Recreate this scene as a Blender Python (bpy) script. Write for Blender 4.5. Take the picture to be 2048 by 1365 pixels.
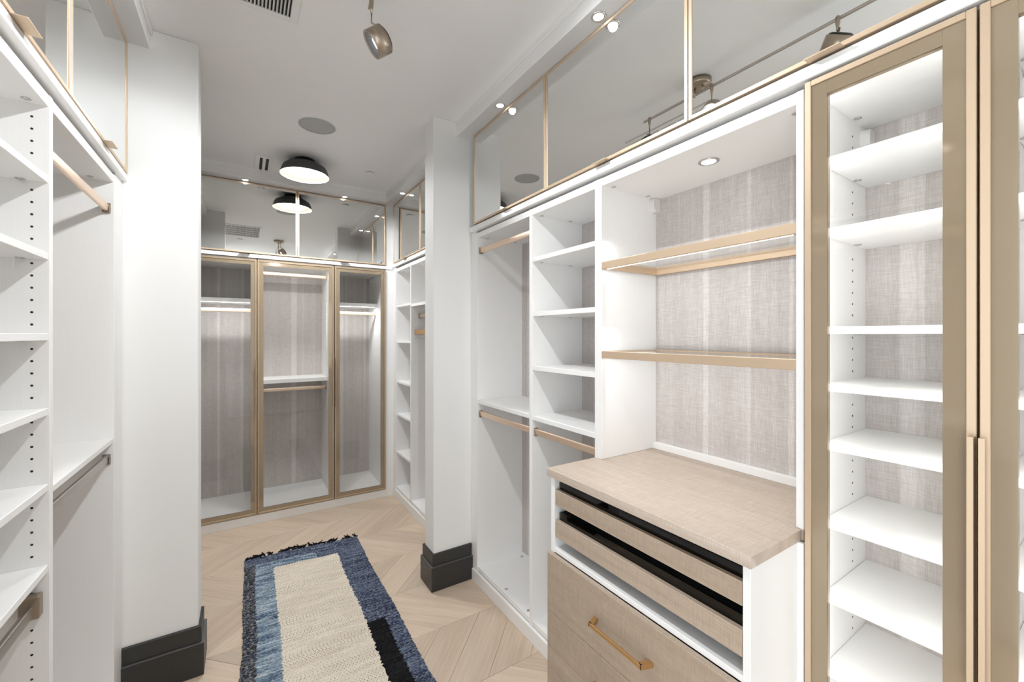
import bpy, bmesh, math, random
from mathutils import Vector, Matrix
random.seed(7)
S = bpy.context.scene
for o in list(bpy.data.objects): bpy.data.objects.remove(o)
COL = S.collection

# ------------------------------------------------------------------ camera
cam = bpy.data.cameras.new('camera'); co = bpy.data.objects.new('camera', cam); COL.objects.link(co)
co.location = (0, 0, 1.55); co.rotation_euler = (math.pi/2, 0, -0.573157)
cam.sensor_width = 36; cam.sensor_fit = 'HORIZONTAL'; cam.lens = 828.645/2048*36
cam.shift_y = -(682.5-671.488)/2048; cam.clip_start = 0.02
S.camera = co

# ------------------------------------------------------------------ world, exposure
w = bpy.data.worlds.new('world'); S.world = w; w.use_nodes = True
w.node_tree.nodes['Background'].inputs[0].default_value = (.90, .955, 1.0, 1)
w.node_tree.nodes['Background'].inputs[1].default_value = 3.3
S.view_settings.view_transform = 'Standard'; S.view_settings.look = 'None'
S.view_settings.gamma = 1; S.view_settings.use_curve_mapping = False
S.view_settings.exposure = 0.09
S.cycles.max_bounces = 14; S.cycles.diffuse_bounces = 7; S.cycles.glossy_bounces = 6
S.cycles.transparent_max_bounces = 24; S.cycles.transmission_bounces = 6
S.cycles.caustics_reflective = False; S.cycles.caustics_refractive = False; S.cycles.blur_glossy = 0.5

# light levels (watts); used by the lamps' own builders
P_HEAD, P_DOWN, P_DOME, P_PUCK = 17, 5.2, 21, 0.6
P_NICHE_LED, P_CASE_LED, P_WARD_LED = 0.5, 1.15, 1.7
WARM = (.955, .98, 1.0)

# main planes of the room (metres)
XR, XL, YB, ZC = 1.222, -0.437, 4.012, 2.888
DEP = 0.341
Y_COL = 2.375

# ------------------------------------------------------------------ materials
def nt(name):
    m = bpy.data.materials.new(name); m.use_nodes = True
    n = m.node_tree.nodes; l = m.node_tree.links
    return m, n, l, n['Principled BSDF']
def plain(name, col, rough=.5, metal=0, spec=.5, emit=None, es=0):
    m, n, l, b = nt(name)
    b.inputs['Base Color'].default_value = (*col, 1); b.inputs['Roughness'].default_value = rough
    b.inputs['Metallic'].default_value = metal; b.inputs['Specular IOR Level'].default_value = spec
    if emit: b.inputs['Emission Color'].default_value = (*emit, 1); b.inputs['Emission Strength'].default_value = es
    return m
def mixrgb(n, l, fac, a, b, mode='MIX'):
    x = n.new('ShaderNodeMix'); x.data_type = 'RGBA'; x.blend_type = mode
    if isinstance(fac, (int, float)): x.inputs[0].default_value = fac
    else: l.new(fac, x.inputs[0])
    for k, v in ((6, a), (7, b)):
        if isinstance(v, tuple): x.inputs[k].default_value = (*v, 1) if len(v) == 3 else v
        else: l.new(v, x.inputs[k])
    return x.outputs[2]
def noise(n, l, vec, scale, detail=2, rough=.5):
    t = n.new('ShaderNodeTexNoise'); t.inputs['Scale'].default_value = scale
    t.inputs['Detail'].default_value = detail; t.inputs['Roughness'].default_value = rough
    l.new(vec, t.inputs['Vector']); return t.outputs['Fac']
def ramp(n, l, fac, lo, hi):
    r = n.new('ShaderNodeMapRange'); r.inputs[1].default_value = lo; r.inputs[2].default_value = hi
    l.new(fac, r.inputs[0]); return r.outputs[0]
def coords(n, l, scale, kind='Object', rnd=True):
    tc = n.new('ShaderNodeTexCoord'); mp = n.new('ShaderNodeMapping'); mp.inputs['Scale'].default_value = scale
    if rnd:
        oi = n.new('ShaderNodeObjectInfo'); ml = n.new('ShaderNodeMath'); ml.operation = 'MULTIPLY'; ml.inputs[1].default_value = 37.0
        l.new(oi.outputs['Random'], ml.inputs[0]); cx = n.new('ShaderNodeCombineXYZ')
        for i in range(3): l.new(ml.outputs[0], cx.inputs[i])
        l.new(cx.outputs[0], mp.inputs['Location'])
    l.new(tc.outputs[kind], mp.inputs['Vector']); return mp.outputs[0]
def bump(n, l, b, h, strength, dist=.002):
    bp = n.new('ShaderNodeBump'); bp.inputs['Strength'].default_value = strength; bp.inputs['Distance'].default_value = dist
    l.new(h, bp.inputs['Height']); l.new(bp.outputs[0], b.inputs['Normal'])

def melamine(name, col, rough=.42):
    m, n, l, b = nt(name)
    f1 = noise(n, l, coords(n, l, (420, 420, 9), rnd=False), 1, 1); f2 = noise(n, l, coords(n, l, (9, 9, 420), rnd=False), 1, 1)
    c = mixrgb(n, l, f1, tuple(x*.965 for x in col), tuple(min(1, x*1.03) for x in col))
    c = mixrgb(n, l, f2, c, col); l.new(c, b.inputs['Base Color'])
    b.inputs['Roughness'].default_value = rough; bump(n, l, b, f1, .06)
    return m
def linenwood(name, dark, mid, light, axis, rough=.5, streak=1.0):
    """engineered oak with a linen emboss; grain runs along axis"""
    m, n, l, b = nt(name)
    A = {'z': ((30, 30, .9), (700, 700, 26), (30, 30, 650), (22, 22, .10)), 'y': ((30, .9, 30), (650, 26, 650), (26, 650, 26), (22, .10, 22))}[axis]
    g = noise(n, l, coords(n, l, A[0]), 1, 4, .6); f1 = noise(n, l, coords(n, l, A[1]), 1, 2); f2 = noise(n, l, coords(n, l, A[2]), 1, 2)
    s = noise(n, l, coords(n, l, A[3]), 1, 1)
    c = mixrgb(n, l, ramp(n, l, g, .28, .74), dark, mid)
    c = mixrgb(n, l, ramp(n, l, s, .585, .645), c, mixrgb(n, l, .6*streak, c, light))
    wv = n.new('ShaderNodeMath'); wv.operation = 'MULTIPLY'; l.new(f1, wv.inputs[0]); l.new(f2, wv.inputs[1])
    c = mixrgb(n, l, ramp(n, l, wv.outputs[0], .10, .40), mixrgb(n, l, .5, c, dark), mixrgb(n, l, .40, c, light))
    l.new(c, b.inputs['Base Color']); b.inputs['Roughness'].default_value = rough; bump(n, l, b, wv.outputs[0], .15)
    return m

M = {}
M['white'] = melamine('white_melamine', (.86, .855, .845))
M['whitegloss'] = plain('white_satin', (.86, .855, .85), .22)
M['wall'] = plain('wall_paint', (.84, .84, .83), .6)
M['ceil'] = plain('ceiling_paint', (.88, .875, .865), .7)
M['trim'] = plain('trim_paint', (.84, .835, .825), .45)
M['char'] = plain('charcoal_paint', (.030, .030, .029), .38)
M['charedge'] = plain('charcoal_grey_edge', (.11, .11, .108), .4)  # paler grey for the step edge of the baseboards
M['gold'] = plain('satin_gold', (.66, .51, .365), .46, .6)
M['goldpaint'] = plain('gold_backpainted_glass', (.345, .27, .185), .07, .2)
M['bronzeframe'] = plain('bronze_frame', (.47, .36, .24), .46, .6)
M['bronze'] = plain('aged_bronze', (.40, .33, .26), .3, .9)
M['rod'] = plain('rose_gold_rod', (.78, .60, .46), .34, .75)
M['rodgrey'] = plain('nickel_rod', (.42, .39, .36), .3, .9)
M['handle'] = plain('brass_pull', (.56, .34, .15), .36, .8)
M['black'] = plain('matte_black', (.012, .012, .013), .5)
M['darkmetal'] = plain('charcoal_metal', (.055, .055, .057), .45)
M['cream'] = plain('cream_enamel', (.60, .52, .42), .4)
M['dark'] = plain('shade_and_collar_black', (.01, .01, .01), .8)  # near-black standing for shade on the vent backings; also the sprinkler collars
M['grille'] = plain('speaker_grille', (.42, .425, .41), .6)
M['plastic'] = plain('white_plastic', (.72, .70, .67), .45)
M['chrome'] = plain('steel', (.6, .59, .57), .25, 1)
M['mirror'] = plain('mirror_glass', (.88, .89, .88), .015, 1)
M['velvet'] = plain('black_velvet', (.022, .022, .023), .9)
M['lamp'] = plain('lamp_lens', (1, 1, 1), .5, emit=(1, .985, .96), es=22)
M['diffuser'] = plain('lamp_diffuser', (1, 1, 1), .5, emit=(1, .985, .96), es=5)
M['led'] = plain('led_strip', (1, 1, 1), .5, emit=(1, .98, .95), es=9)
M['backz'] = linenwood('linen_oak_back', (.40, .355, .335), (.55, .505, .48), (.82, .79, .77), 'z')
M['counter'] = linenwood('linen_oak_top', (.40, .315, .245), (.53, .435, .355), (.74, .66, .58), 'y', .45, 1.0)
M['oaky'] = linenwood('linen_oak_front', (.31, .235, .17), (.42, .33, .25), (.56, .46, .37), 'y', .45, .6)

def glassmat(name, tint, refl=1.0):
    m = bpy.data.materials.new(name); m.use_nodes = True; n = m.node_tree.nodes; l = m.node_tree.links
    n.remove(n['Principled BSDF']); out = n['Material Output']
    tr = n.new('ShaderNodeBsdfTransparent'); tr.inputs[0].default_value = (*tint, 1)
    gl = n.new('ShaderNodeBsdfGlossy'); gl.inputs['Roughness'].default_value = .01; gl.inputs[0].default_value = (refl, refl, refl, 1)
    fr = n.new('ShaderNodeFresnel'); fr.inputs[0].default_value = 1.5
    mx = n.new('ShaderNodeMixShader'); ge = n.new('ShaderNodeNewGeometry'); inv = n.new('ShaderNodeMath'); inv.operation = 'SUBTRACT'; inv.inputs[0].default_value = 1; l.new(ge.outputs['Backfacing'], inv.inputs[1])
    fm = n.new('ShaderNodeMath'); fm.operation = 'MULTIPLY'; l.new(fr.outputs[0], fm.inputs[0]); l.new(inv.outputs[0], fm.inputs[1]); l.new(fm.outputs[0], mx.inputs[0])   # thin pane: only the outer face mirrors
    l.new(tr.outputs[0], mx.inputs[1]); l.new(gl.outputs[0], mx.inputs[2])
    l.new(mx.outputs[0], out.inputs[0]); return m
M['clear'] = glassmat('clear_glass', (.985, .99, .985))
M['tint'] = glassmat('grey_tinted_glass', (.93, .93, .925))
M['smoke'] = glassmat('smoked_glass', (.42, .43, .43))

def floormat():
    m, n, l, b = nt('oak_plank')
    v = coords(n, l, (1, 1, 1), 'UV')
    mp = n.new('ShaderNodeMapping'); mp.inputs['Scale'].default_value = (2.2, 26, 1); l.new(v, mp.inputs['Vector'])
    mp2 = n.new('ShaderNodeMapping'); mp2.inputs['Scale'].default_value = (1.3, 5, 1); l.new(v, mp2.inputs['Vector'])
    mp3 = n.new('ShaderNodeMapping'); mp3.inputs['Scale'].default_value = (9, 160, 1); l.new(v, mp3.inputs['Vector'])
    wv = n.new('ShaderNodeTexWave'); wv.wave_type = 'BANDS'; wv.bands_direction = 'Y'; wv.inputs['Scale'].default_value = 2.6
    wv.inputs['Distortion'].default_value = 7; wv.inputs['Detail'].default_value = 3; wv.inputs['Detail Scale'].default_value = 1.0; l.new(mp2.outputs[0], wv.inputs['Vector'])
    g = noise(n, l, mp.outputs[0], 1, 4, .6); big = noise(n, l, mp2.outputs[0], 1.2, 2); fine = noise(n, l, mp3.outputs[0], 1, 2)
    c = mixrgb(n, l, ramp(n, l, g, .3, .72), (.56, .43, .315), (.69, .555, .43))
    c = mixrgb(n, l, .14, c, mixrgb(n, l, wv.outputs['Fac'], (.48, .365, .265), (.72, .59, .475)))
    c = mixrgb(n, l, ramp(n, l, big, .35, .7), c, mixrgb(n, l, .35, c, (.66, .56, .46)))
    c = mixrgb(n, l, ramp(n, l, fine, .35, .7), mixrgb(n, l, .07, c, (.3, .2, .13)), c)
    oi = n.new('ShaderNodeObjectInfo'); hs = n.new('ShaderNodeHueSaturation'); l.new(c, hs.inputs['Color'])
    l.new(ramp(n, l, oi.outputs['Random'], -4.2, 4.9), hs.inputs['Value'])
    v2 = n.new('ShaderNodeMapRange'); v2.inputs[3].default_value = .88; v2.inputs[4].default_value = 1.08; l.new(oi.outputs['Random'], v2.inputs[0]); l.new(v2.outputs[0], hs.inputs['Value'])
    kn = n.new('ShaderNodeTexVoronoi'); kn.inputs['Scale'].default_value = 4.5; l.new(v, kn.inputs['Vector'])
    c2 = mixrgb(n, l, ramp(n, l, kn.outputs['Distance'], .012, .035), (.16, .10, .065), hs.outputs[0])
    l.new(c2, b.inputs['Base Color']); b.inputs['Roughness'].default_value = .42; bump(n, l, b, fine, .08)
    return m
M['plank'] = floormat()

def rugmat(name, cols, dots=False, row=95, speck=.5):
    """rag weave: weft streaks along the width (u), speckle from the twisted yarn, painted dark gaps between rows"""
    m, n, l, b = nt(name)
    v = coords(n, l, (1, 1, 1), 'UV', rnd=False)
    def mp(s):
        x = n.new('ShaderNodeMapping'); x.inputs['Scale'].default_value = s; l.new(v, x.inputs['Vector']); return x.outputs[0]
    bands = noise(n, l, mp((2.2, 16, 1)), 1, 2); rows = noise(n, l, mp((7, row, 1)), 1, 2, .6); yarn = noise(n, l, mp((62, 190, 1)), 1, 2, .6)
    c = mixrgb(n, l, ramp(n, l, bands, .44, .56), cols[0], cols[1])
    c = mixrgb(n, l, ramp(n, l, rows, .50, .64), c, cols[2])
    gap_shade = noise(n, l, mp((11, row*1.35, 1)), 1, 3, .65); c = mixrgb(n, l, ramp(n, l, gap_shade, .50, .40), c, mixrgb(n, l, min(1, speck*1.1), c, cols[4]))  # shade of the weft gaps painted into the colour, on top of the relief
    c = mixrgb(n, l, ramp(n, l, yarn, .50, .68), c, mixrgb(n, l, speck, c, cols[3]))
    c = mixrgb(n, l, ramp(n, l, yarn, .48, .30), c, mixrgb(n, l, speck*.8, c, cols[4]))
    if dots:
        sx = n.new('ShaderNodeSeparateXYZ'); l.new(v, sx.inputs[0])
        def tri(o, k):
            a = n.new('ShaderNodeMath'); a.operation = 'MULTIPLY'; a.inputs[1].default_value = k; l.new(o, a.inputs[0])
            s = n.new('ShaderNodeMath'); s.operation = 'SINE'; l.new(a.outputs[0], s.inputs[0]); return s.outputs[0]
        p = n.new('ShaderNodeMath'); p.operation = 'MULTIPLY'; l.new(tri(sx.outputs[0], 2*math.pi/.0165), p.inputs[0]); l.new(tri(sx.outputs[1], 2*math.pi/.0225), p.inputs[1])
        q = n.new('ShaderNodeMath'); q.operation = 'MULTIPLY'; l.new(p.outputs[0], q.inputs[0]); l.new(ramp(n, l, noise(n, l, mp((20, 26, 1)), 1, 2), .12, .34), q.inputs[1])
        c = mixrgb(n, l, ramp(n, l, q.outputs[0], .74, .90), c, (.16, .14, .115))
    l.new(c, b.inputs['Base Color']); b.inputs['Roughness'].default_value = .95; b.inputs['Specular IOR Level'].default_value = .1
    bump(n, l, b, yarn, .6, .003)
    return m
M['r_cream'] = rugmat('rug_cream', [(.72, .64, .53), (.78, .71, .60), (.66, .58, .47), (.86, .80, .70), (.55, .47, .37)], True, 120, .45)
M['r_navy'] = rugmat('rug_navy', [(.030, .042, .085), (.080, .105, .165), (.155, .185, .245), (.48, .51, .57), (.004, .005, .009)], row=80, speck=.5)
M['r_dark'] = rugmat('rug_dark_weave', [(.028, .038, .066), (.034, .036, .043), (.10, .105, .12), (.55, .54, .52), (.003, .003, .004)], row=90, speck=.6)
M['r_denim'] = rugmat('rug_light_denim', [(.075, .125, .20), (.23, .31, .38), (.50, .56, .60), (.58, .65, .69), (.018, .03, .055)], row=70, speck=.5)
M['r_black'] = rugmat('rug_black', [(.006, .006, .007), (.010, .010, .011), (.016, .016, .018), (.05, .05, .05), (.002, .002, .002)], row=90, speck=.35)

# ------------------------------------------------------------------ object helpers
WP = {}
def place(o, parent, wloc):
    COL.objects.link(o); WP[o.name] = Vector(wloc)
    if parent is not None:
        o.parent = parent; o.location = Vector(wloc) - WP[parent.name]
    else: o.location = wloc
    return o
def thing(name, label, cat, loc=(0, 0, 0), group=None):
    o = bpy.data.objects.new(name, None); o.empty_display_size = .05
    o['label'] = label; o['category'] = cat
    if group: o['group'] = group
    return place(o, None, loc)
def tag(o, label, cat=None, group=None):
    o['label'] = label
    if cat: o['category'] = cat
    if group: o['group'] = group
    return o
def obj(name, bm, mat, parent=None, smooth=False, kind=None, origin=None):
    if origin is None:
        lo = Vector([min(v.co[i] for v in bm.verts) for i in range(3)]); hi = Vector([max(v.co[i] for v in bm.verts) for i in range(3)])
        origin = (lo+hi)/2; origin.z = lo.z
    bmesh.ops.translate(bm, verts=bm.verts, vec=-Vector(origin))
    me = bpy.data.meshes.new(name); bm.to_mesh(me); bm.free()
    me.materials.append(M[mat] if isinstance(mat, str) else mat)
    if smooth:
        for p in me.polygons: p.use_smooth = True
    o = bpy.data.objects.new(name, me)
    if kind: o['kind'] = kind
    return place(o, parent, origin)
def bbox(bm, x0, x1, y0, y1, z0, z1, bev=0):
    if x0 > x1: x0, x1 = x1, x0
    if y0 > y1: y0, y1 = y1, y0
    if z0 > z1: z0, z1 = z1, z0
    r = bmesh.ops.create_cube(bm, size=1)
    for v in r['verts']:
        v.co = Vector(((x0+x1)/2+v.co.x*(x1-x0), (y0+y1)/2+v.co.y*(y1-y0), (z0+z1)/2+v.co.z*(z1-z0)))
    if bev:
        es = {e for v in r['verts'] for e in v.link_edges}
        bmesh.ops.bevel(bm, geom=list(es), offset=min(bev, .3*min(x1-x0, y1-y0, z1-z0)), segments=1, affect='EDGES')
def box(name, parent, mat, *bs, bev=.001, kind=None):
    bm = bmesh.new()
    for b in bs: bbox(bm, *b, bev=bev)
    return obj(name, bm, mat, parent, kind=kind)
class Frame:
    """u along the run, d into the furniture, z up"""
    def __init__(s, f): s.f = f
    def b(s, u0, u1, d0, d1, z0, z1):
        p, q = s.f(u0, d0), s.f(u1, d1); return (p[0], q[0], p[1], q[1], z0, z1)
    def p(s, u, d, z): a = s.f(u, d); return Vector((a[0], a[1], z))
R = Frame(lambda u, d: (XR+d, u)); L = Frame(lambda u, d: (XL-d, u)); K = Frame(lambda u, d: (u, YB+d))
def fb(name, parent, F, mat, *bs, bev=.001, kind=None): return box(name, parent, mat, *[F.b(*b) for b in bs], bev=bev, kind=kind)
def axis_mat(p, d):
    d = Vector(d).normalized(); q = d.to_track_quat('Z', 'Y'); return Matrix.Translation(p) @ q.to_matrix().to_4x4()
def lathe(bm, prof, seg=32, mat=None, close=False):
    """prof: [(r, z)], revolved about z"""
    rings = []
    for r, z in prof:
        if r < 1e-6: rings.append([bm.verts.new((0, 0, z))])
        else: rings.append([bm.verts.new((r*math.cos(2*math.pi*i/seg), r*math.sin(2*math.pi*i/seg), z)) for i in range(seg)])
    for a, b in zip(rings[:-1], rings[1:]):
        for i in range(seg):
            j = (i+1) % seg
            if len(a) == 1 and len(b) == 1: continue
            if len(a) == 1: bm.faces.new((a[0], b[i], b[j]))
            elif len(b) == 1: bm.faces.new((a[i], a[j], b[0]))
            else: bm.faces.new((a[i], a[j], b[j], b[i]))
    vs = [v for r in rings for v in r]
    if mat is not None: bmesh.ops.transform(bm, matrix=mat, verts=vs)
    bmesh.ops.recalc_face_normals(bm, faces=bm.faces)
    return vs
def turned(name, parent, mat, prof, m, seg=32, smooth=True, kind=None):
    bm = bmesh.new(); lathe(bm, prof, seg, m); return obj(name, bm, mat, parent, smooth, kind)
def tube(bm, pts, r, seg=8):
    pts = [Vector(p) for p in pts]; rings = []
    for i, p in enumerate(pts):
        d = (pts[min(i+1, len(pts)-1)]-pts[max(i-1, 0)]).normalized(); q = d.to_track_quat('Z', 'Y')
        rr = r[i] if isinstance(r, (list, tuple)) else r
        rings.append([bm.verts.new(p+q @ Vector((rr*math.cos(2*math.pi*k/seg), rr*math.sin(2*math.pi*k/seg), 0))) for k in range(seg)])
    for a, b in zip(rings[:-1], rings[1:]):
        for k in range(seg): bm.faces.new((a[k], a[(k+1) % seg], b[(k+1) % seg], b[k]))
    bm.faces.new(rings[0][::-1]); bm.faces.new(rings[-1])
def lamp(name, kind, parent, loc, energy, direction=None, **kw):
    d = bpy.data.lights.new(name, kind); d.energy = energy; d.color = kw.pop('color', WARM)
    for k, v in kw.items(): setattr(d, k, v)
    o = bpy.data.objects.new(name, d)
    if direction is not None: o.rotation_euler = Vector(direction).to_track_quat('-Z', 'Y').to_euler()
    return place(o, parent, loc)

# ------------------------------------------------------------------ the setting
fl = box('floor', None, plain('subfloor', (.22, .16, .11), .8), (-.82, 1.62, -1.55, 4.62, -.05, -.0125), bev=0, kind='structure')
# chevron planks: spines run across the room every 0.415 m
ROW, PIT, Y0 = .415, .235, 2.05
def clip(poly, x, keep_less):
    out = []
    for k in range(len(poly)):
        a, b = poly[k], poly[(k+1) % len(poly)]
        ia, ib = (a[0] <= x) == keep_less, (b[0] <= x) == keep_less
        if ia: out.append(a)
        if ia != ib: q = (x-a[0])/(b[0]-a[0]); out.append((x, a[1]+q*(b[1]-a[1])))
    return out
def plank_mesh(sgn, nm, lim=None):
    bm = bmesh.new(); g = .0006
    uvl = bm.loops.layers.uv.new('UVMap'); bv = .0016
    lo = [(g, g), (PIT-g, g), (PIT-g+sgn*(ROW-2*g), ROW-g), (g+sgn*(ROW-2*g), ROW-g)]
    ti = [(g+bv*1.4, g+bv), (PIT-g-bv*1.4, g+bv), (PIT-g-bv*1.4+sgn*(ROW-2*g), ROW-g-bv), (g+bv*1.4+sgn*(ROW-2*g), ROW-g-bv)]
    if lim: lo = clip(clip(lo, lim[0], False), lim[1], True); ti = clip(clip(ti, lim[0], False), lim[1], True)
    if len(lo) < 3 or len(ti) != len(lo): bm.free(); return None
    n = len(lo)
    vb = [bm.verts.new((x, y, -.0125)) for x, y in lo]; vm = [bm.verts.new((x, y, -.0012)) for x, y in lo]; vt = [bm.verts.new((x, y, 0)) for x, y in ti]
    bm.faces.new(vt)
    for i in range(n):
        j = (i+1) % n; bm.faces.new((vm[i], vm[j], vt[j], vt[i])); bm.faces.new((vb[i], vb[j], vm[j], vm[i]))
    bmesh.ops.recalc_face_normals(bm, faces=bm.faces)
    c, s = math.sqrt(.5), math.sqrt(.5)*sgn
    for f in bm.faces:
        for lp in f.loops:
            x, y = lp.vert.co.x, lp.vert.co.y; lp[uvl].uv = (x*s+y*c, x*c-y*s)
    me = bpy.data.meshes.new(nm); bm.to_mesh(me); bm.free(); me.materials.append(M['plank']); return me
PM = {1: plank_mesh(1, 'plank'), -1: plank_mesh(-1, 'plank')}
FX0, FX1 = -.78, 1.30
for k in range(-8, 6):
    y = Y0+k*ROW
    if y < -1.55 or y+ROW > 4.4: continue
    sgn = -1 if k % 2 == 0 else 1
    off = {-1: 1.198, 1: .963}[sgn]-.235*9+(.04*math.sin(k*2.1) if k not in (0,) else 0)
    for i in range(18):
        x = off+i*PIT
        xa, xb = min(x, x+sgn*ROW), max(x+PIT, x+PIT+sgn*ROW)
        if xb < FX0+.05 or xa > FX1-.03 or (y > .45 and xb < -.46): continue
        me = PM[sgn] if xa >= FX0 and xb <= FX1 else plank_mesh(sgn, 'plank', (FX0-x, FX1-x))
        if me: place(bpy.data.objects.new('plank', me), fl, (x, y, 0))

def struct(name, mat, *bs, bev=0): return box(name, None, mat, *bs, bev=bev, kind='structure')
struct('ceiling', 'ceil', (-.82, 1.62, -1.55, 4.62, ZC, ZC+.08))
struct('wall_right', 'wall', (1.58, 1.66, -1.55, 4.62, -.05, ZC))
struct('wall_left', 'wall', (-.86, -.79, .35, 4.62, -.05, ZC), (-.86, -.79, -1.55, -1.4, -.05, ZC), (-.86, -.79, -1.4, .35, 2.45, ZC))   # unseen opening left of the camera, added to let in fill light
struct('wall_back', 'wall', (-.79, 1.58, 4.575, 4.65, -.05, ZC))
struct('wall_rear', 'wall', (-.79, 1.58, -1.63, -1.55, -.05, ZC))
CR0, CL1, YC2 = .966, -.178, 2.520
struct('wall_right_return', 'wall', (CR0, 1.58, Y_COL, YC2, 0, ZC), bev=.004)
struct('wall_left_return', 'wall', (-.79, CL1, Y_COL, YC2, 0, ZC), bev=.004)
def base(name, x0, x1, side):
    o = struct(name, 'char', (x0-.022, x1+.022, Y_COL-.022, YC2+.022, 0, .148), (x0-.012, x1+.012, Y_COL-.012, YC2+.012, .148, .222), bev=.0025)
    box('edge_strip', o, 'charedge', (x0-.0225, x1+.0225, Y_COL-.0225, YC2+.0225, .1462, .1486), bev=.001)
    return o
base('baseboard_right', CR0, 1.208, 1); base('baseboard_left', -.43, CL1, -1)
def soffit(name, *bs):
    """lit pelmet above the mirrored cabinets with a slim crown strip"""
    return struct(name, 'trim', *bs, bev=.002)
soffit('trim_1', (1.118, 1.58, -1.5, Y_COL, 2.80, ZC), (1.110, 1.118, -1.5, Y_COL, 2.862, ZC))
soffit('trim_2', (1.118, 1.58, YC2, 3.90, 2.80, ZC), (1.110, 1.118, YC2, 3.892, 2.862, ZC))
soffit('trim_3', (-.345, 1.58, 3.90, 4.575, 2.80, ZC), (-.345, 1.118, 3.892, 3.90, 2.862, ZC))
soffit('trim_4', (-.79, -.345, .45, Y_COL, 2.80, ZC), (-.345, -.337, .45, Y_COL, 2.862, ZC))
soffit('trim_5', (-.79, -.345, YC2, 4.575, 2.80, ZC), (-.345, -.337, YC2, 3.892, 2.862, ZC))
# white rails between lower and upper furniture, plinths, corner fillers
struct('trim_6', 'whitegloss', (1.203, 1.57, -.13, Y_COL-.012, 2.204, 2.236), bev=.002)
struct('trim_7', 'whitegloss', (1.203, 1.57, YC2+.01, 4.003, 2.204, 2.236), bev=.002)
struct('trim_8', 'whitegloss', (-.418, 1.203, 3.994, 4.57, 2.186, 2.216), bev=.002)
struct('trim_9', 'whitegloss', (-.78, -.418, .45, Y_COL-.012, 2.204, 2.232), bev=.002)
struct('trim_10', 'whitegloss', (-.78, -.418, YC2+.01, 3.99, 2.204, 2.232), bev=.002)
struct('trim_11', 'white', (1.212, 1.56, -.13, Y_COL-.025, 0, .074), bev=.0015)
struct('trim_12', 'white', (1.212, 1.56, YC2+.025, 4.004, 0, .074), bev=.0015)
struct('trim_13', 'white', (-.427, 1.212, 4.004, 4.57, 0, .072), bev=.0015)
struct('trim_14', 'white', (-.78, -.427, .45, Y_COL-.025, 0, .074), bev=.0015)
struct('trim_15', 'white', (-.78, -.427, YC2+.025, 4.004, 0, .074), bev=.0015)
struct('trim_16', 'white', (1.222, 1.24, 2.313, 2.372, .074, 2.204), bev=.001)     # filler beside right column
struct('trim_17', 'white', (-.455, -.437, 2.266, 2.372, .074, 2.204), bev=.001)
struct('trim_18', 'white', (1.138, 1.214, 4.003, 4.04, .072, 2.80), (1.214, 1.24, 3.935, 4.04, .072, 2.80), bev=.001)
struct('trim_19', 'white', (-.44, -.374, 4.003, 4.04, .072, 2.80), bev=.001)

# ------------------------------------------------------------------ furniture builders
T = .0195
def rod(parent, F, u0, u1, d, z, mat='rod', bh=.05):
    """flat oval hanging rod with a bracket at each end"""
    bm = bmesh.new(); n = 14; prof = []
    for i in range(n):
        a = 2*math.pi*i/n; prof.append((.0075*math.copysign(abs(math.cos(a))**.5, math.cos(a)), .016*math.copysign(abs(math.sin(a))**.6, math.sin(a))))
    ra = [bm.verts.new(F.p(u0, d+a, z+b)) for a, b in prof]; rb = [bm.verts.new(F.p(u1, d+a, z+b)) for a, b in prof]
    for i in range(n): bm.faces.new((ra[i], ra[(i+1) % n], rb[(i+1) % n], rb[i]))
    bm.faces.new(ra); bm.faces.new(rb); bmesh.ops.recalc_face_normals(bm, faces=bm.faces)
    o = obj('hanging_rod', bm, mat, parent)
    for u, s in ((u0, 1), (u1, -1)):
        fb('bracket', o, F, 'rodgrey' if mat == 'rodgrey' else 'bronze', (u, u+s*.003, d-.0125, d+.0125, z-.021, z+.019), (u, u+s*.011, d-.0105, d+.0105, z-.021, z-.016), (u, u+s*.011, d-.0115, d-.0082, z-.021, z+.008), (u, u+s*.011, d+.0082, d+.0115, z-.021, z+.008), bev=.0012)
    return o
def camdot(parent, p, up=-1):
    turned('cam_cover', parent, 'chrome', [(.0001, 0), (.009, 0), (.0095, .0012), (.006, .0025), (0, .0022)], axis_mat(p, (0, 0, up)), 16)
def pegs(parent, F, u, d, zs, nrm):
    """row of black discs standing for the shade in drilled peg holes"""
    bm = bmesh.new()
    for z in zs:
        p = F.p(u, d, z); n = Vector(nrm)
        lathe(bm, [(0, -.0002), (.0024, .0003), (.0029, .0003), (.0031, 0)], 10, axis_mat(p, n))
    return obj('peg_hole_shade', bm, 'black', parent, kind='stuff')
def tab(parent, F, u, d, z, w=.075):
    """folded-plate finger pull under a mirrored door"""
    return fb('tab_pull', parent, F, 'gold', (u-w/2, u+w/2, d-.026, d+.002, z-.003, z-.0012), (u-w/2, u+w/2, d-.0268, d-.0255, z-.0045, z-.0012), bev=.0004)
def upper(F, u0, u1, label, dback=.34, z0=2.240, z1=2.795, group=None):
    lo, hi = min(u0, u1)+.0015, max(u0, u1)-.0015
    t = thing('upper_cabinet', label, 'cabinet', F.p((lo+hi)/2, .15, z0), group)
    z0 += .003
    fb('body', t, F, 'white', (lo, hi, 0.002, dback, z0, z1))
    fr = .0125; a, b = -.020, -.001
    dr = fb('door', t, F, 'gold', (lo, lo+fr, a, b, z0, z1), (hi-fr, hi, a, b, z0, z1), (lo+fr, hi-fr, a, b, z0, z0+fr), (lo+fr, hi-fr, a, b, z1-fr, z1), bev=.0012)
    fb('mirror', dr, F, 'mirror', (lo+fr, hi-fr, a+.003, b-.002, z0+fr, z1-fr), bev=0)
    tab(dr, F, (lo+hi)/2, a, z0)
    return t
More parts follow.
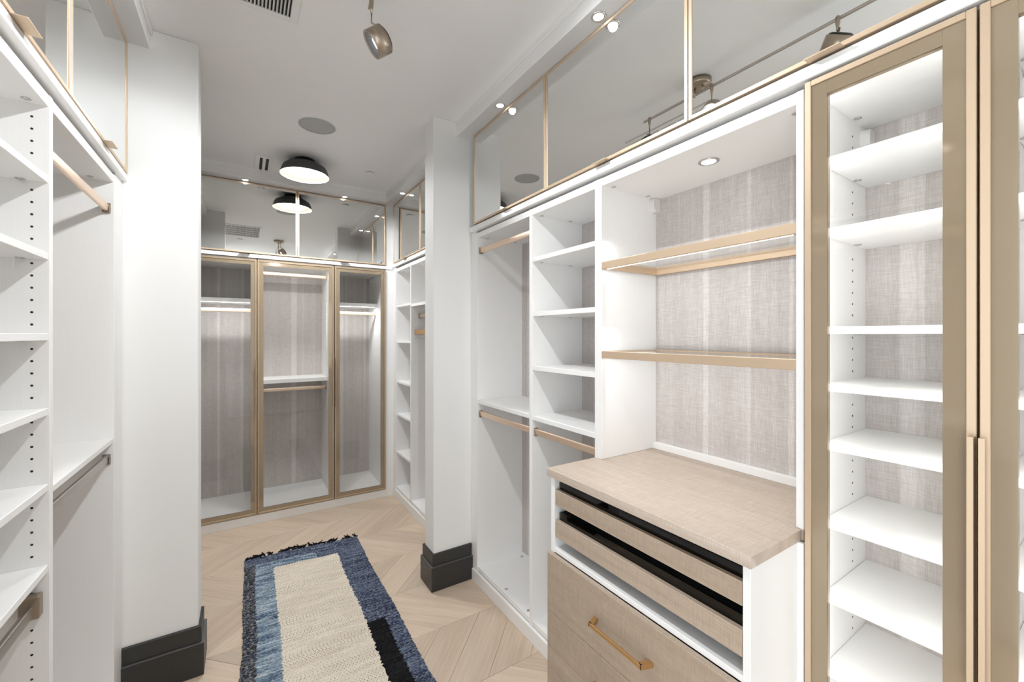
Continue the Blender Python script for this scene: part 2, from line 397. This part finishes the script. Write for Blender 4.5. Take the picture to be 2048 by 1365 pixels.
def glass_door(t, F, u0, u1, z0, z1, d0, border, frame, pane, hu=None, hz=None, mat='gold', bmat='goldpaint'):
    """metal framed door, glass back-painted along its edge; hu = edge that carries the pull"""
    a, b = d0, d0+.021
    dr = fb('door', t, F, mat, (u0, u0+frame, a, b, z0, z1), (u1-frame, u1, a, b, z0, z1), (u0+frame, u1-frame, a, b, z0, z0+frame), (u0+frame, u1-frame, a, b, z1-frame, z1), bev=.0012)
    i0, i1, j0, j1 = u0+frame, u1-frame, z0+frame, z1-frame
    fb('painted_border', dr, F, bmat, (i0, i0+border, a+.004, b, j0, j1), (i1-border, i1, a+.004, b, j0, j1), (i0+border, i1-border, a+.004, b, j0, j0+border), (i0+border, i1-border, a+.004, b, j1-border, j1), bev=.0003)
    fb('pane', dr, F, pane, (i0+border, i1-border, a+.005, a+.009, j0+border, j1-border), bev=0)
    if hu is not None:
        s = 1 if hu == u0 else -1
        fb('edge_pull', dr, F, mat, (hu+s*.001, hu+s*.0035, a-.020, a+.001, hz[0], hz[1]), (hu+s*.001, hu+s*.010, a-.021, a-.019, hz[0], hz[1]), bev=.0005)
    return dr
def cover(parent, F, u, d, z, s=1):
    """moulded cover over a wall hanging bracket, back top corner"""
    bm = bmesh.new()
    for p in ((0, 0),):
        pts = [(0, 0), (.040, 0), (.046, -.012), (.046, -.045), (.030, -.060), (0, -.060)]
        va = [bm.verts.new(F.p(u, d-x, z+y)) for x, y in pts]; vb = [bm.verts.new(F.p(u+s*.022, d-x*.92, z+y*.97)) for x, y in pts]
        for i in range(6): bm.faces.new((va[i], va[(i+1) % 6], vb[(i+1) % 6], vb[i]))
        bm.faces.new(va); bm.faces.new(vb)
    bmesh.ops.recalc_face_normals(bm, faces=bm.faces)
    return obj('bracket_cover', bm, 'plastic', parent)

ZB, ZT = .105, 2.160      # inside floor and inside ceiling of the open units
def carcass(t, F, u0, u1, dep=DEP, left=None, right=None, back='backz', zb=ZB, zt=ZT, top=2.192):
    """u0<u1 is the clear opening; left/right = thickness of own side panels (low u / high u)"""
    a = u0-(left or 0); b = u1+(right or 0)
    if left: fb('side_panel', t, F, 'white', (u0-left, u0, 0, dep, .076, top))
    if right: fb('side_panel', t, F, 'white', (u1, u1+right, 0, dep, .076, top))
    fb('base_panel', t, F, 'white', (u0, u1, .003, dep, zb-.025, zb))
    fb('top_panel', t, F, 'white', (u0, u1, .002, dep, zt, top))
    fb('back_panel', t, F, back, (a, b, dep, dep+.009, .076, top), bev=0)
def shelf(t, F, u0, u1, ztop, th=.0225, d0=.003, d1=None): return fb('shelf', t, F, 'white', (u0+.0005, u1-.0005, d0, DEP if d1 is None else d1, ztop-th, ztop), bev=.0012)

# ------------------------------------------------------------------ right wall
tA = thing('hanging_unit', 'open white double hanging bay beside the right-hand white column', 'closet', (1.4, 2.0, 0.076))
carcass(tA, R, 1.7308, 2.294, left=.022, right=.019)
shelf(tA, R, 1.7308, 2.294, 1.147)
rod(tA, R, 1.7308, 2.294, .024, 2.083); rod(tA, R, 1.7308, 2.294, .024, 1.060)
cover(tA, R, 1.7308, DEP, ZT-.002)
for p in ((2.27, .06), (2.27, .27)): camdot(tA, R.p(p[0], p[1], ZT))
for p in ((1.78, .03), (2.0, .03), (2.24, .30)): camdot(tA, R.p(p[0], p[1], ZB), 1)
tB = thing('shelf_unit', 'open white bay of four shelves over a low rod, between hanging bay and niche', 'shelving', (1.4, 1.48, 0.076))
carcass(tB, R, 1.2595, 1.7088, left=T)
for z in (1.945, 1.669, 1.3965, 1.144):
    shelf(tB, R, 1.2595, 1.7088, z)
    for d in (.05, .24): camdot(tB, R.p(1.69, d, z-.0225))
for d in (.05, .24): camdot(tB, R.p(1.69, d, ZT))
rod(tB, R, 1.2595, 1.7088, .024, 1.060)

NA, NB = .512, 1.2205
tN = thing('display_niche', 'brightly lit display niche with linen-textured back above the drawer chest', 'shelving', (1.4, .87, 1.044))
fb('side_panel', tN, R, 'white', (NB, NB+T, 0, DEP, 1.044, 2.192)); fb('side_panel', tN, R, 'white', (NA-.0185, NA, 0, DEP, 1.044, 2.192))
fb('top_panel', tN, R, 'white', (NA, NB, .002, DEP, ZT, 2.192)); fb('back_panel', tN, R, 'backz', (NA-.0185, NB+T, DEP, DEP+.009, 1.044, 2.192), bev=0)
fb('backsplash', tN, R, 'white', (NA, NB, DEP-.022, DEP, 1.044, 1.072))
cover(tN, R, NB, DEP, ZT-.002, -1)
for d in (.05, .26): camdot(tN, R.p(NB-.02, d, ZT))
camdot(tN, R.p(NA+.02, .05, ZT))
for z1 in (1.849, 1.487):
    s = fb('glass_shelf', tN, R, 'gold', (NA, NB, 0, .013, z1-.029, z1), (NA, NA+.013, .013, DEP-.014, z1-.029, z1), (NB-.013, NB, .013, DEP-.014, z1-.029, z1), (NA, NB, DEP-.014, DEP-.001, z1-.029, z1), bev=.001)
    tag(s, 'gold framed glass shelf with a light strip under its front')
    fb('pane', s, R, 'clear', (NA+.013, NB-.013, .013, DEP-.014, z1-.010, z1-.003), bev=0)
    fb('led_strip', s, R, 'led', (NA+.015, NB-.015, .014, .021, z1-.029, z1-.024), bev=0)
    lamp('shelf_light', 'AREA', s, R.p((NA+NB)/2, .020, z1-.031), P_NICHE_LED, (.35, 0, -1), shape='RECTANGLE', size=(NB-NA-.04), size_y=.008, color=(.96, .98, 1)).rotation_euler = (0, -.35, math.pi/2)
pk = thing('puck_light', 'small round puck light in the ceiling of the display niche', 'light', (1.365, .845, ZT))
turned('trim_ring', pk, 'chrome', [(.024, 0), (.034, 0), (.034, .002), (.030, .0035), (.024, .003)], axis_mat((1.365, .845, ZT), (0, 0, -1)), 32)
turned('lens', pk, 'lamp', [(0, .0022), (.024, .0022), (.0242, 0)], axis_mat((1.365, .845, ZT), (0, 0, -1)), 32)
lamp('puck_lamp', 'SPOT', pk, (1.365, .845, ZT-.006), P_PUCK, (0, 0, -1), spot_size=2.3, spot_blend=.6, shadow_soft_size=.02)

# chest of drawers under the niche
XC = .971
ch = thing('drawer_chest', 'oak-fronted drawer chest with smoked glass jewellery trays standing before the niche', 'chest', (1.1, .88, 0))
for a, b in ((.505, .5235), (1.2275, 1.2475)): box('side_panel', ch, 'white', (XC+.011, XR-.001, a, b, 0, 1.0135), bev=.0012)
box('back_board', ch, 'white', (XR-.012, XR-.001, .5235, 1.2275, 0, 1.0135))
box('filler_strip', ch, 'whitegloss', (XR-.014, XR-.001, .489, .505, 0, 1.0135))
box('divider_shelf', ch, 'white', (XC+.012, XR-.012, .5235, 1.2275, .733, .7495))
box('toe_board', ch, 'oaky', (XC+.025, XC+.043, .5235, 1.2275, 0, .088))
for i, (za, zb) in enumerate(((.518, .7315), (.306, .5165), (.094, .3045))):
    d = box('drawer', ch, 'oaky', (XC-.008, XC+.0105, .507, 1.2455, za, zb), bev=.0012)
    zc = za+(zb-za)*.5; bm = bmesh.new(); xa, xb = XC-.008, XC-.040; ya, yb, h = .760, .995, .0065
    # bar pull: flat bar on two splayed feet
    bbox(bm, xb-.006, xb+.001, ya+.012, yb-.012, zc-h, zc+h, bev=.0012)
    for y, s in ((ya, 1), (yb, -1)):
        q = [(xa, y), (xa, y+s*.016), (xb+.001, y+s*.028), (xb-.006, y+s*.016), (xb-.006, y+s*.012)]
        va = [bm.verts.new((px, py, zc-h)) for px, py in q]; vb = [bm.verts.new((px, py, zc+h)) for px, py in q]
        for k in range(5): bm.faces.new((va[k], va[(k+1) % 5], vb[(k+1) % 5], vb[k]))
        bm.faces.new(va); bm.faces.new(vb)
    bmesh.ops.recalc_face_normals(bm, faces=bm.faces); obj('handle', bm, 'handle', d)
for za, zb in ((.911, .969), (.790, .854)):
    d = box('tray', ch, 'oaky', (XC+.014, XC+.030, .5265, 1.2245, za, zb), bev=.0012)
    box('tray_box', d, 'velvet', (XC+.036, XR-.02, .530, 1.222, za+.002, za+.012), (XC+.036, XC+.04, .530, 1.222, za+.012, zb-.012), bev=0)
    box('glass_front', d, 'smoke', (XC+.031, XC+.0355, .531, 1.221, za+.004, zb+.026), (XC+.0355, XR-.02, .531, .535, za+.012, zb+.026), (XC+.0355, XR-.02, 1.217, 1.221, za+.012, zb+.026), bev=0)
ct = box('countertop', None, 'counter', (XC, XR-.0005, .4985, 1.2595, 1.0145, 1.0435), (XR-.0005, XR+DEP+.008, NA-.018, NB+T-.0005, 1.0145, 1.0435), bev=.001)
tag(ct, 'pale oak countertop running from the chest into the lit niche', 'countertop')

# lit glass-door display cases
GS = (2.010, 1.827, 1.573, 1.425, 1.273, 1.072, .880, .690, .500, .300)
def case(u0, u1, label, pull, first):
    t = thing('display_case', label, 'cabinet', (1.4, (u0+u1)/2, 0.076))
    a, b = u0+.003, u1-.003; ia, ib = a+.016, b-.016
    for p, q in ((a, ia), (ib, b)): fb('side_panel', t, R, 'white', (p, q, .012, DEP, .076, 2.190))
    fb('base_panel', t, R, 'white', (ia, ib, .014, DEP, .08, .105)); fb('top_panel', t, R, 'white', (ia, ib, .014, DEP, 2.165, 2.190))
    fb('back_panel', t, R, 'backz', (a, b, DEP, DEP+.009, .076, 2.190), bev=0)
    for z in GS:
        shelf(t, R, ia, ib, z, .019, .042)
        camdot(t, R.p(ib-.012, .24, z-.019))
    camdot(t, R.p(ib-.014, .235, 2.165))
    for u, s in ((ia, 1), (ib, -1)):
        fb('led_strip', t, R, 'led', (u, u+s*.0025, .016, .026, .13, 2.14), bev=0)
        o = lamp('case_light', 'AREA', t, R.p(u+s*.004, .022, 1.14), P_CASE_LED, shape='RECTANGLE', size=2.0, size_y=.010, color=(.96, .98, 1))
        d = Vector((1.0, s*.75, 0)); o.rotation_euler = Matrix((Vector((0, 0, 1)), (-d.normalized()).cross(Vector((0, 0, 1))), -d.normalized())).transposed().to_euler()
    pegs(t, R, ib-.0002, .24, [.2+.032*i for i in range(61) if min(abs(.2+.032*i-g+.01) for g in GS) > .018], (0, -1, 0))
    cover(t, R, ib, DEP, 2.15, -1)
    dr = glass_door(t, R, u0, u1, .080, 2.198, -.014, .0335, .0145, 'clear', u0 if pull == 'lo' else u1, (.86, 1.352))
    return t
case(.189, .487, 'lit glass-door display case of white shelves right of the niche', 'lo', True)
case(-.113, .185, 'lit glass-door display case cut by the right edge of the photo', 'hi', False)

upper(R, 1.571, 2.311, 'gold-framed mirror cabinet against the right column above the hanging bay')
upper(R, .816, 1.571, 'gold-framed mirror cabinet above the shelf bay and half of the niche')
upper(R, .061, .816, 'gold-framed mirror cabinet nearest the camera on the right, reflecting the bronze canopy')

# ------------------------------------------------------------------ right wall behind the column
t2 = thing('shelf_unit', 'narrow open white shelf bay in the far right corner beside the glass wardrobes', 'shelving', (1.4, 3.73, .076))
carcass(t2, R, 3.5405, 3.934, left=.020, right=.019)
for z in (1.838, 1.500, 1.117, .805, .443): shelf(t2, R, 3.5405, 3.934, z, .020)
camdot(t2, R.p(3.90, .06, ZT)); camdot(t2, R.p(3.60, .06, ZT))
t3 = thing('hanging_unit', 'open white hanging bay half hidden behind the right-hand column', 'closet', (1.4, 3.05, .076))
carcass(t3, R, 2.565, 3.520, left=.019)
shelf(t3, R, 2.565, 3.520, 1.826, .024); rod(t3, R, 2.565, 3.520, .08, 1.725); camdot(t3, R.p(3.48, .06, ZT))
hk = thing('hook_rack', 'brown pull-out rack with curled wire hooks in the bay behind the column', 'rack', (1.26, 3.35, 1.50))
fb('slide_bar', hk, R, 'handle', (3.02, 3.515, .030, .055, 1.560, 1.600), bev=.002)
for i in range(8):
    bm = bmesh.new(); u = 3.46-.058*i
    tube(bm, [R.p(u, .042, 1.561), R.p(u-.004, .036, 1.545), R.p(u-.010, .02, 1.530), R.p(u-.018, .012, 1.524), R.p(u-.026, .016, 1.532), R.p(u-.030, .022, 1.543)], .0022, 8)
    obj('hook', bm, 'chrome', hk, True)
upper(R, 3.252, 3.972, 'gold-framed mirror cabinet in the far right corner')
upper(R, 2.532, 3.252, 'gold-framed mirror cabinet half hidden behind the right-hand column')

# ------------------------------------------------------------------ back wall wardrobes
WD = .55
def wardrobe(u0, u1, label, kind, pull):
    t = thing('wardrobe', label, 'wardrobe', ((u0+u1)/2, 4.2, .072))
    a, b = u0+.002, u1-.002; ia, ib = a+.018, b-.018
    for p, q in ((a, ia), (ib, b)): fb('side_panel', t, K, 'white', (p, q, .002, WD, .074, 2.184))
    fb('base_panel', t, K, 'white', (ia, ib, .004, WD, .078, .103)); fb('top_panel', t, K, 'white', (ia, ib, .004, WD, 2.155, 2.184))
    fb('back_panel', t, K, 'backz', (a, b, WD, WD+.009, .074, 2.184), bev=0)
    if kind == 'long':
        s = shelf(t, K, ia, ib, 1.866, .034, .20, WD)
        fb('led_strip', s, K, 'led', (ia+.03, ib-.03, .205, .217, 1.829, 1.8325), bev=0)
        lamp('wardrobe_light', 'AREA', s, K.p((ia+ib)/2, .215, 1.826), P_WARD_LED, shape='RECTANGLE', size=ib-ia-.06, size_y=.012, color=(.96, .98, 1)).rotation_euler = (.12, 0, 0)
        rod(t, K, ia, ib, .26, 1.767)
    else:
        rod(t, K, ia, ib, .22, 2.098); shelf(t, K, ia, ib, 1.160, .034, .20, WD); rod(t, K, ia, ib, .26, 1.062)
        l = fb('led_strip', t, K, 'led', (ia+.03, ib-.03, .008, .020, 2.1505, 2.1545), bev=0)
        lamp('wardrobe_light', 'AREA', t, K.p((ia+ib)/2, .016, 2.148), P_WARD_LED*1.3, shape='RECTANGLE', size=ib-ia-.06, size_y=.012, color=(.96, .98, 1)).rotation_euler = (.12, 0, 0)
        pegs(t, K, ib-.0002, .44, [.3+.064*i for i in range(28)], (-1, 0, 0))
    glass_door(t, K, u0, u1, .080, 2.172, -.023, .029, .014, 'tint', u1 if pull == 'hi' else u0, (.912, 1.348), 'bronzeframe', 'goldpaint')
    return t
wardrobe(-.371, .0845, 'bronze-framed glass wardrobe at left on the back wall, partly behind left column', 'long', 'hi')
wardrobe(.0885, .6745, 'wide middle glass wardrobe on the back wall with two hanging rods', 'double', 'hi')
wardrobe(.681, 1.135, 'bronze-framed glass wardrobe at right on the back wall beside the corner shelves', 'long', 'lo')
upper(K, -.371, .382, 'wide mirror cabinet on the back wall reflecting the ceiling vent', .55, 2.220)
upper(K, .382, 1.135, 'wide mirror cabinet on the back wall next to the far right corner', .55, 2.220)

# ------------------------------------------------------------------ left wall
tL = thing('hanging_unit', 'open white double hanging bay against the left column', 'closet', (-.6, 1.93, .076))
carcass(tL, L, 1.621, 2.247, left=.0215, right=.019, back='backz')
shelf(tL, L, 1.621, 2.247, 1.1405, .019); rod(tL, L, 1.621, 2.247, .022, 2.056); rod(tL, L, 1.621, 2.247, .022, 1.060, 'rodgrey'); camdot(tL, L.p(2.21, .06, ZT)); camdot(tL, L.p(2.21, .25, ZT))
tM = thing('shelf_unit', 'open white shelf bay at the left edge with drilled peg holes', 'shelving', (-.6, 1.37, .076))
carcass(tM, L, 1.150, 1.5995, left=.0215)
LS = (1.9755, 1.7705, 1.5555, 1.3565, 1.1545, .939)
for z in LS:
    shelf(tM, L, 1.150, 1.5995, z, .019); camdot(tM, L.p(1.588, .05, z-.019))
camdot(tM, L.p(1.572, .035, ZT))
pegs(tM, L, 1.5993, .033, [.13+.0322*i for i in range(63) if min(abs(.13+.0322*i-g+.01) for g in LS) > .017], (0, -1, 0))
r = rod(tM, L, 1.150, 1.5995, .030, .832, 'rodgrey')
fb('valet_bracket', tM, L, 'bronze', (1.572, 1.5995, .012, .05, .812, .872), bev=.003)
tO = thing('hanging_unit', 'open white hanging bay left of the camera', 'closet', (-.6, .8, .076))
carcass(tO, L, .47, 1.1285, left=.019); shelf(tO, L, .47, 1.1285, 1.1405, .019); rod(tO, L, .47, 1.1285, .022, 2.056)
upper(L, 1.687, 2.362, 'gold-framed mirror cabinet against the left column', .34, 2.233)
upper(L, 1.012, 1.687, 'gold-framed mirror cabinet in the upper left corner of the photo', .34, 2.233)
upper(L, .45, 1.012, 'gold-framed mirror cabinet left of the camera', .34, 2.233)
tP = thing('hanging_unit', 'open white hanging bay behind the left column', 'closet', (-.6, 3.2, .076))
carcass(tP, L, 2.565, 3.93, left=.019, right=.019); shelf(tP, L, 2.565, 3.93, 1.1405, .019); rod(tP, L, 2.565, 3.93, .022, 2.056); rod(tP, L, 2.565, 3.93, .022, 1.06)
upper(L, 3.252, 3.972, 'gold-framed mirror cabinet in the far left corner', .34, 2.233); upper(L, 2.532, 3.252, 'gold-framed mirror cabinet behind the left column', .34, 2.233)

# ------------------------------------------------------------------ lamps
DOWN = [((1.165, 1.925), 'recessed downlight in the right pelmet close to the white column'), ((1.165, 1.18), 'recessed downlight in the right pelmet at the top edge of the photo'),
        ((1.165, .44), 'recessed downlight in the right pelmet beyond the top edge of the photo'), ((1.165, 3.58), 'recessed downlight in the right pelmet in the far corner'),
        ((1.165, 2.88), 'recessed downlight in the pelmet hidden behind the right column'), ((.005, 3.952), 'recessed downlight in the back pelmet left of the black ceiling lamp'),
        ((.758, 3.952), 'recessed downlight in the back pelmet right of the black ceiling lamp'), ((-.385, 2.02), 'recessed downlight in the left pelmet near the left column'),
        ((-.385, 1.35), 'recessed downlight in the left pelmet beyond the frame'), ((-.385, 3.25), 'recessed downlight in the pelmet behind the left column')]
for (x, y), lab in DOWN:
    t = thing('recessed_downlight', lab, 'light', (x, y, 2.80))
    m = axis_mat((x, y, 2.80), (0, 0, -1))
    turned('trim_ring', t, 'chrome', [(.019, 0), (.029, 0), (.029, .0015), (.026, .0035), (.020, .003), (.019, 0)], m, 28)
    turned('lens', t, 'lamp', [(0, .003), (.014, .0028), (.0195, .001), (.0195, 0)], m, 28)
    lamp('downlight_lamp', 'SPOT', t, (x, y, 2.794), P_DOWN, (0, 0, -1), spot_size=2.5, spot_blend=.7, shadow_soft_size=.018)

dl = thing('ceiling_light', 'round black flush ceiling lamp with glowing white diffuser', 'lamp', (.387, 3.51, ZC))
md = axis_mat((.387, 3.51, ZC), (0, 0, -1))
turned('canopy', dl, 'black', [(0, 0), (.070, 0), (.070, .030)], md, 48)
turned('shade', dl, 'darkmetal', [(.02, .028), (.096, .028), (.102, .031), (.126, .044), (.148, .058), (.158, .078), (.167, .108), (.173, .120), (.171, .1215), (.1685, .119)], md, 64)
turned('shade_lining', dl, 'cream', [(.1685, .1185), (.160, .100), (.152, .082), (.146, .072)], md, 64)
turned('diffuser', dl, 'diffuser', [(0, .100), (.08, .098), (.125, .090), (.143, .080), (.148, .074)], md, 64)
lamp('dome_lamp', 'AREA', dl, (.387, 3.51, ZC-.104), P_DOME, (0, 0, -1), shape='DISK', size=.22)

XT, ZTR = .405, 2.824
tk = thing('track_light', 'bronze ceiling track light with three swivelling spot heads', 'lamp', (XT, 1.2, ZC))
turned('canopy', tk, 'bronze', [(0, 0), (.060, 0), (.060, .028), (.056, .033), (0, .033)], axis_mat((XT, 1.295, ZC), (0, 0, -1)), 40)
bm = bmesh.new(); tube(bm, [(XT, 1.32, ZC-.03), (XT, 1.32, ZTR-.012)], .006, 12); tube(bm, [(XT, 1.275, ZC-.03), (XT, 1.275, ZTR+.004)], .006, 12); obj('standoff', bm, 'bronze', tk, True)
rl = box('rail', tk, 'bronze', (XT-.003, XT+.003, .43, 1.655, ZTR+.0035, ZTR+.0065), (XT-.003, XT+.003, .43, 1.655, ZTR-.0065, ZTR-.0035), bev=.0008)
box('insulator', rl, 'plastic', (XT-.0018, XT+.0018, .431, 1.654, ZTR-.0036, ZTR+.0036), bev=0)
HEADS = [(1.612, (.427, 1.600, 2.668), (-.78, .20, -.60), 1.7), (1.225, (.43, 1.21, 2.68), (.84, -.26, -.74), 1.9), (.690, (.400, .695, 2.728), (-.26, .52, -.81), 2.5)]
for yc, c, ax, k in HEADS:
    c = Vector(c); ax = Vector(ax).normalized()
    h = turned('spot_head', tk, 'bronze', [(.044, -.030), (.050, -.028), (.050, .030), (.047, .031), (.044, .026)], axis_mat(c, ax), 40)
    turned('back_cap', h, 'black', [(0, -.038), (.034, -.038), (.042, -.034), (.044, -.028), (.0, -.027)], axis_mat(c, ax), 32)
    turned('reflector', h, 'darkmetal', [(.0445, .027), (.036, .016), (.026, .008)], axis_mat(c, ax), 32)
    turned('lens', h, 'lamp', [(0, .014), (.018, .012), (.028, .0085)], axis_mat(c, ax), 32)
    top = Vector((XT, yc, ZTR))
    bm = bmesh.new(); side = (top-c); e = c-ax*.020+Vector((0, 0, .040))
    tube(bm, [top+Vector((0, 0, .012)), top+Vector((0, 0, .008)), top-Vector((0, 0, .012)), top-Vector((0, 0, .03)), top-Vector((0, 0, .050))], [.006, .0085, .0085, .006, .0035], 12)
    zz = max(e.z+.006, min(top.z-.05, ZTR-.085)); tube(bm, [top-Vector((0, 0, .046)), Vector((XT, yc, zz)), e, c-ax*.02], [.0033, .0033, .0045, .0045], 10)
    obj('stem', bm, 'bronze', h, True)
    lamp('spot_lamp', 'SPOT', h, c+ax*.034, P_HEAD*k, ax, spot_size=2.15, spot_blend=.75, shadow_soft_size=.014)

# ------------------------------------------------------------------ ceiling fittings
sp = thing('ceiling_speaker', 'flat round grey speaker grille in the ceiling', 'speaker', (.39, 2.893, ZC))
ms = axis_mat((.39, 2.893, ZC), (0, 0, -1))
turned('rim', sp, 'trim', [(.106, 0), (.111, 0), (.111, .002), (.106, .0025)], ms, 56); turned('grille', sp, 'grille', [(0, .003), (.09, .003), (.1055, .0022), (.1058, 0)], ms, 56)
for (x, y), lab in (((.866, 3.50), 'small white round sprinkler cover right of the black ceiling lamp'), ((-.05, 1.116), 'small white round sprinkler cover near the ceiling track')):
    t = thing('sprinkler_cover', lab, 'sprinkler', (x, y, ZC)); m = axis_mat((x, y, ZC), (0, 0, -1))
    turned('plate', t, 'ceil', [(0, .008), (.034, .008), (.039, .006), (.039, .0045), (0, .0045)], m, 32); turned('collar', t, 'dark', [(.030, .0), (.0335, 0), (.0335, .0046), (.030, .0046)], m, 32)
v1 = thing('air_vent', 'small two-slot white air vent left of the black ceiling lamp', 'vent', (.124, 3.77, ZC))
box('recess_shade', v1, 'dark', (.085, .165, 3.61, 3.935, ZC-.0008, ZC+.001), bev=0)  # flat black sheet in place of the shade behind the slots
za, zb = ZC-.007, ZC-.0005
box('frame', v1, 'trim', (.066, .097, 3.595, 3.955, za, zb), (.156, .183, 3.595, 3.955, za, zb), (.097, .156, 3.595, 3.622, za, zb), (.097, .156, 3.922, 3.955, za, zb), bev=.0015)
box('mullion', v1, 'trim', (.1155, .1365, 3.622, 3.922, za, zb), bev=.001)
v2 = thing('air_vent', 'large slatted white air register at the top edge of the photo', 'vent', (-.03, 1.67, ZC))
a0, a1, b0, b1 = -.245, .190, 1.350, 1.990
box('recess_shade', v2, 'dark', (a0+.02, a1-.02, b0+.02, b1-.02, ZC-.0008, ZC+.001), bev=0)  # black sheet flush with the ceiling, painted shade between the slats
za, zb = ZC-.009, ZC-.0005
box('frame', v2, 'trim', (a0, a0+.030, b0, b1, za, zb), (a1-.030, a1, b0, b1, za, zb), (a0+.03, a1-.03, b0, b0+.027, za, zb), (a0+.03, a1-.03, b1-.027, b1, za, zb), bev=.002)
nr = 5; st = (b1-b0-.054)/nr
for i in range(1, nr): box('cross_bar', v2, 'trim', (a0+.03, a1-.03, b0+.027+i*st-.007, b0+.027+i*st+.007, za+.001, zb), bev=.001)
for i in range(29):
    x = a1-.030-.0129*(i+1)+.003; bm = bmesh.new()
    q = [(x-.003, za+.001), (x-.0016, za+.001), (x+.0042, zb), (x+.0028, zb)]
    va = [bm.verts.new((px, b0+.027, pz)) for px, pz in q]; vb = [bm.verts.new((px, b1-.027, pz)) for px, pz in q]
    for k in range(4): bm.faces.new((va[k], va[(k+1) % 4], vb[(k+1) % 4], vb[k]))
    bm.faces.new(va); bm.faces.new(vb); bmesh.ops.recalc_face_normals(bm, faces=bm.faces); obj('slat', bm, 'trim', v2)

# ------------------------------------------------------------------ rug
rg = thing('rug', 'handwoven rag runner with cream centre and blue denim border on the floor', 'rug', (.35, 2.3, .001))
RL = 2.30
def rugpt(a, b):
    """a across 0..0.735, b down from the far edge"""
    x = -.006+a*.986+.012*math.sin(b*2.3)*(1-a/.735)-.020*min(1, b/1.1)*(1-a/.735)+.004*math.sin(b*7.1+1)
    y = 3.372-b-.040*(a/.735)+.010*math.sin(a*7)*max(0, 1-b)
    return x, y
rnd = random.Random(3); JIT = {}
def jit(key, j):
    if key in (0.0, .735): amp = .004
    else: amp = .0055
    if (key, j) not in JIT: JIT[(key, j)] = rnd.uniform(-amp, amp)
    return JIT[(key, j)]
PB = .0105
def rugpart(name, mat, a0, a1, b0, b1, label=None, dz=0):
    bm = bmesh.new(); uvl = bm.loops.layers.uv.new('UVMap')
    na = max(2, round((a1-a0)/.0055)); nb = max(2, round((b1-b0)/.0035)); rows = []
    for j in range(nb+1):
        b = b0+(b1-b0)*j/nb; rw = int(b/PB); l0 = a0+jit(a0, rw); l1 = a1+jit(a1, rw); row = []
        for i in range(na+1):
            a = l0+(l1-l0)*i/na
            h = abs(math.sin(math.pi*b/PB))*(.55+.45*math.sin(2*math.pi*a/.017+math.pi*rw+1.7*math.sin(rw*1.3)))
            h *= .75+.5*rnd.random()
            edge = min(1, min(a+.006, .741-a)/.008); e2 = min(1, (b+.004)/.010)
            x, y = rugpt(a, b); row.append(bm.verts.new((x, y, .0015+dz+edge*e2*(.0055+.0060*h+.0012*math.sin(a*31+b*17)))))
        rows.append(row)
    for j in range(nb):
        for i in range(na):
            f = bm.faces.new((rows[j][i], rows[j+1][i], rows[j+1][i+1], rows[j][i+1]))
            for lp, (ii, jj) in zip(f.loops, ((i, j), (i, j+1), (i+1, j+1), (i+1, j))): lp[uvl].uv = (a0+(a1-a0)*ii/na, b0+(b1-b0)*jj/nb)
    bmesh.ops.recalc_face_normals(bm, faces=bm.faces)
    if sum(f.normal.z for f in bm.faces) < 0: bmesh.ops.reverse_faces(bm, faces=bm.faces)
    o = obj(name, bm, mat, rg, True)
    if label: o['label'] = label
    return o
rugpart('border_band', 'r_navy', 0.0, .735, 0, .105, 'dark blue end band')
rugpart('border_band', 'r_denim', .062, .430, .105, .205, 'pale denim band above the cream centre')
rugpart('border_band', 'r_navy', .430, .735, .105, .205, 'dark blue band above the cream centre')
rugpart('border_band', 'r_dark', 0.0, .062, .105, RL, 'dark speckled outer band')
rugpart('border_band', 'r_denim', .062, .167, .205, RL, 'pale denim inner band')
rugpart('centre_field', 'r_cream', .167, .565, .205, RL, 'cream centre field')
rugpart('border_band', 'r_navy', .565, .735, .205, 1.055, 'mid blue side band')
rugpart('border_block', 'r_black', .565, .660, 1.055, RL, 'plain black block')
rugpart('border_band', 'r_navy', .660, .735, 1.055, RL, 'mid blue outer side band')
bm = bmesh.new()
for i in range(54):
    a = .004+.727*i/53+rnd.uniform(-.006, .006)
    if i in (5, 8, 13, 14, 22, 29, 35, 36, 42, 43, 44, 48): continue
    x, y = rugpt(a, 0); an = rnd.uniform(-1.1, 1.1); ln = rnd.uniform(.035, .085)
    for s in range(2):
        an2 = an+rnd.uniform(-.4, .4); p = [Vector((x+rnd.uniform(-.002, .002), y-.006, .006))]
        for k in range(1, 4): p.append(Vector((x+math.sin(an2)*ln*k/3+rnd.uniform(-.003, .003), y-.004+math.cos(an2)*ln*k/3, .006+.005*math.sin(k*1.6+s))))
        tube(bm, p, [.0045, .0042, .0038, .002], 6)
fr = obj('fringe', bm, 'r_black', rg, True, kind='stuff'); fr['label'] = 'ragged black yarn fringe'
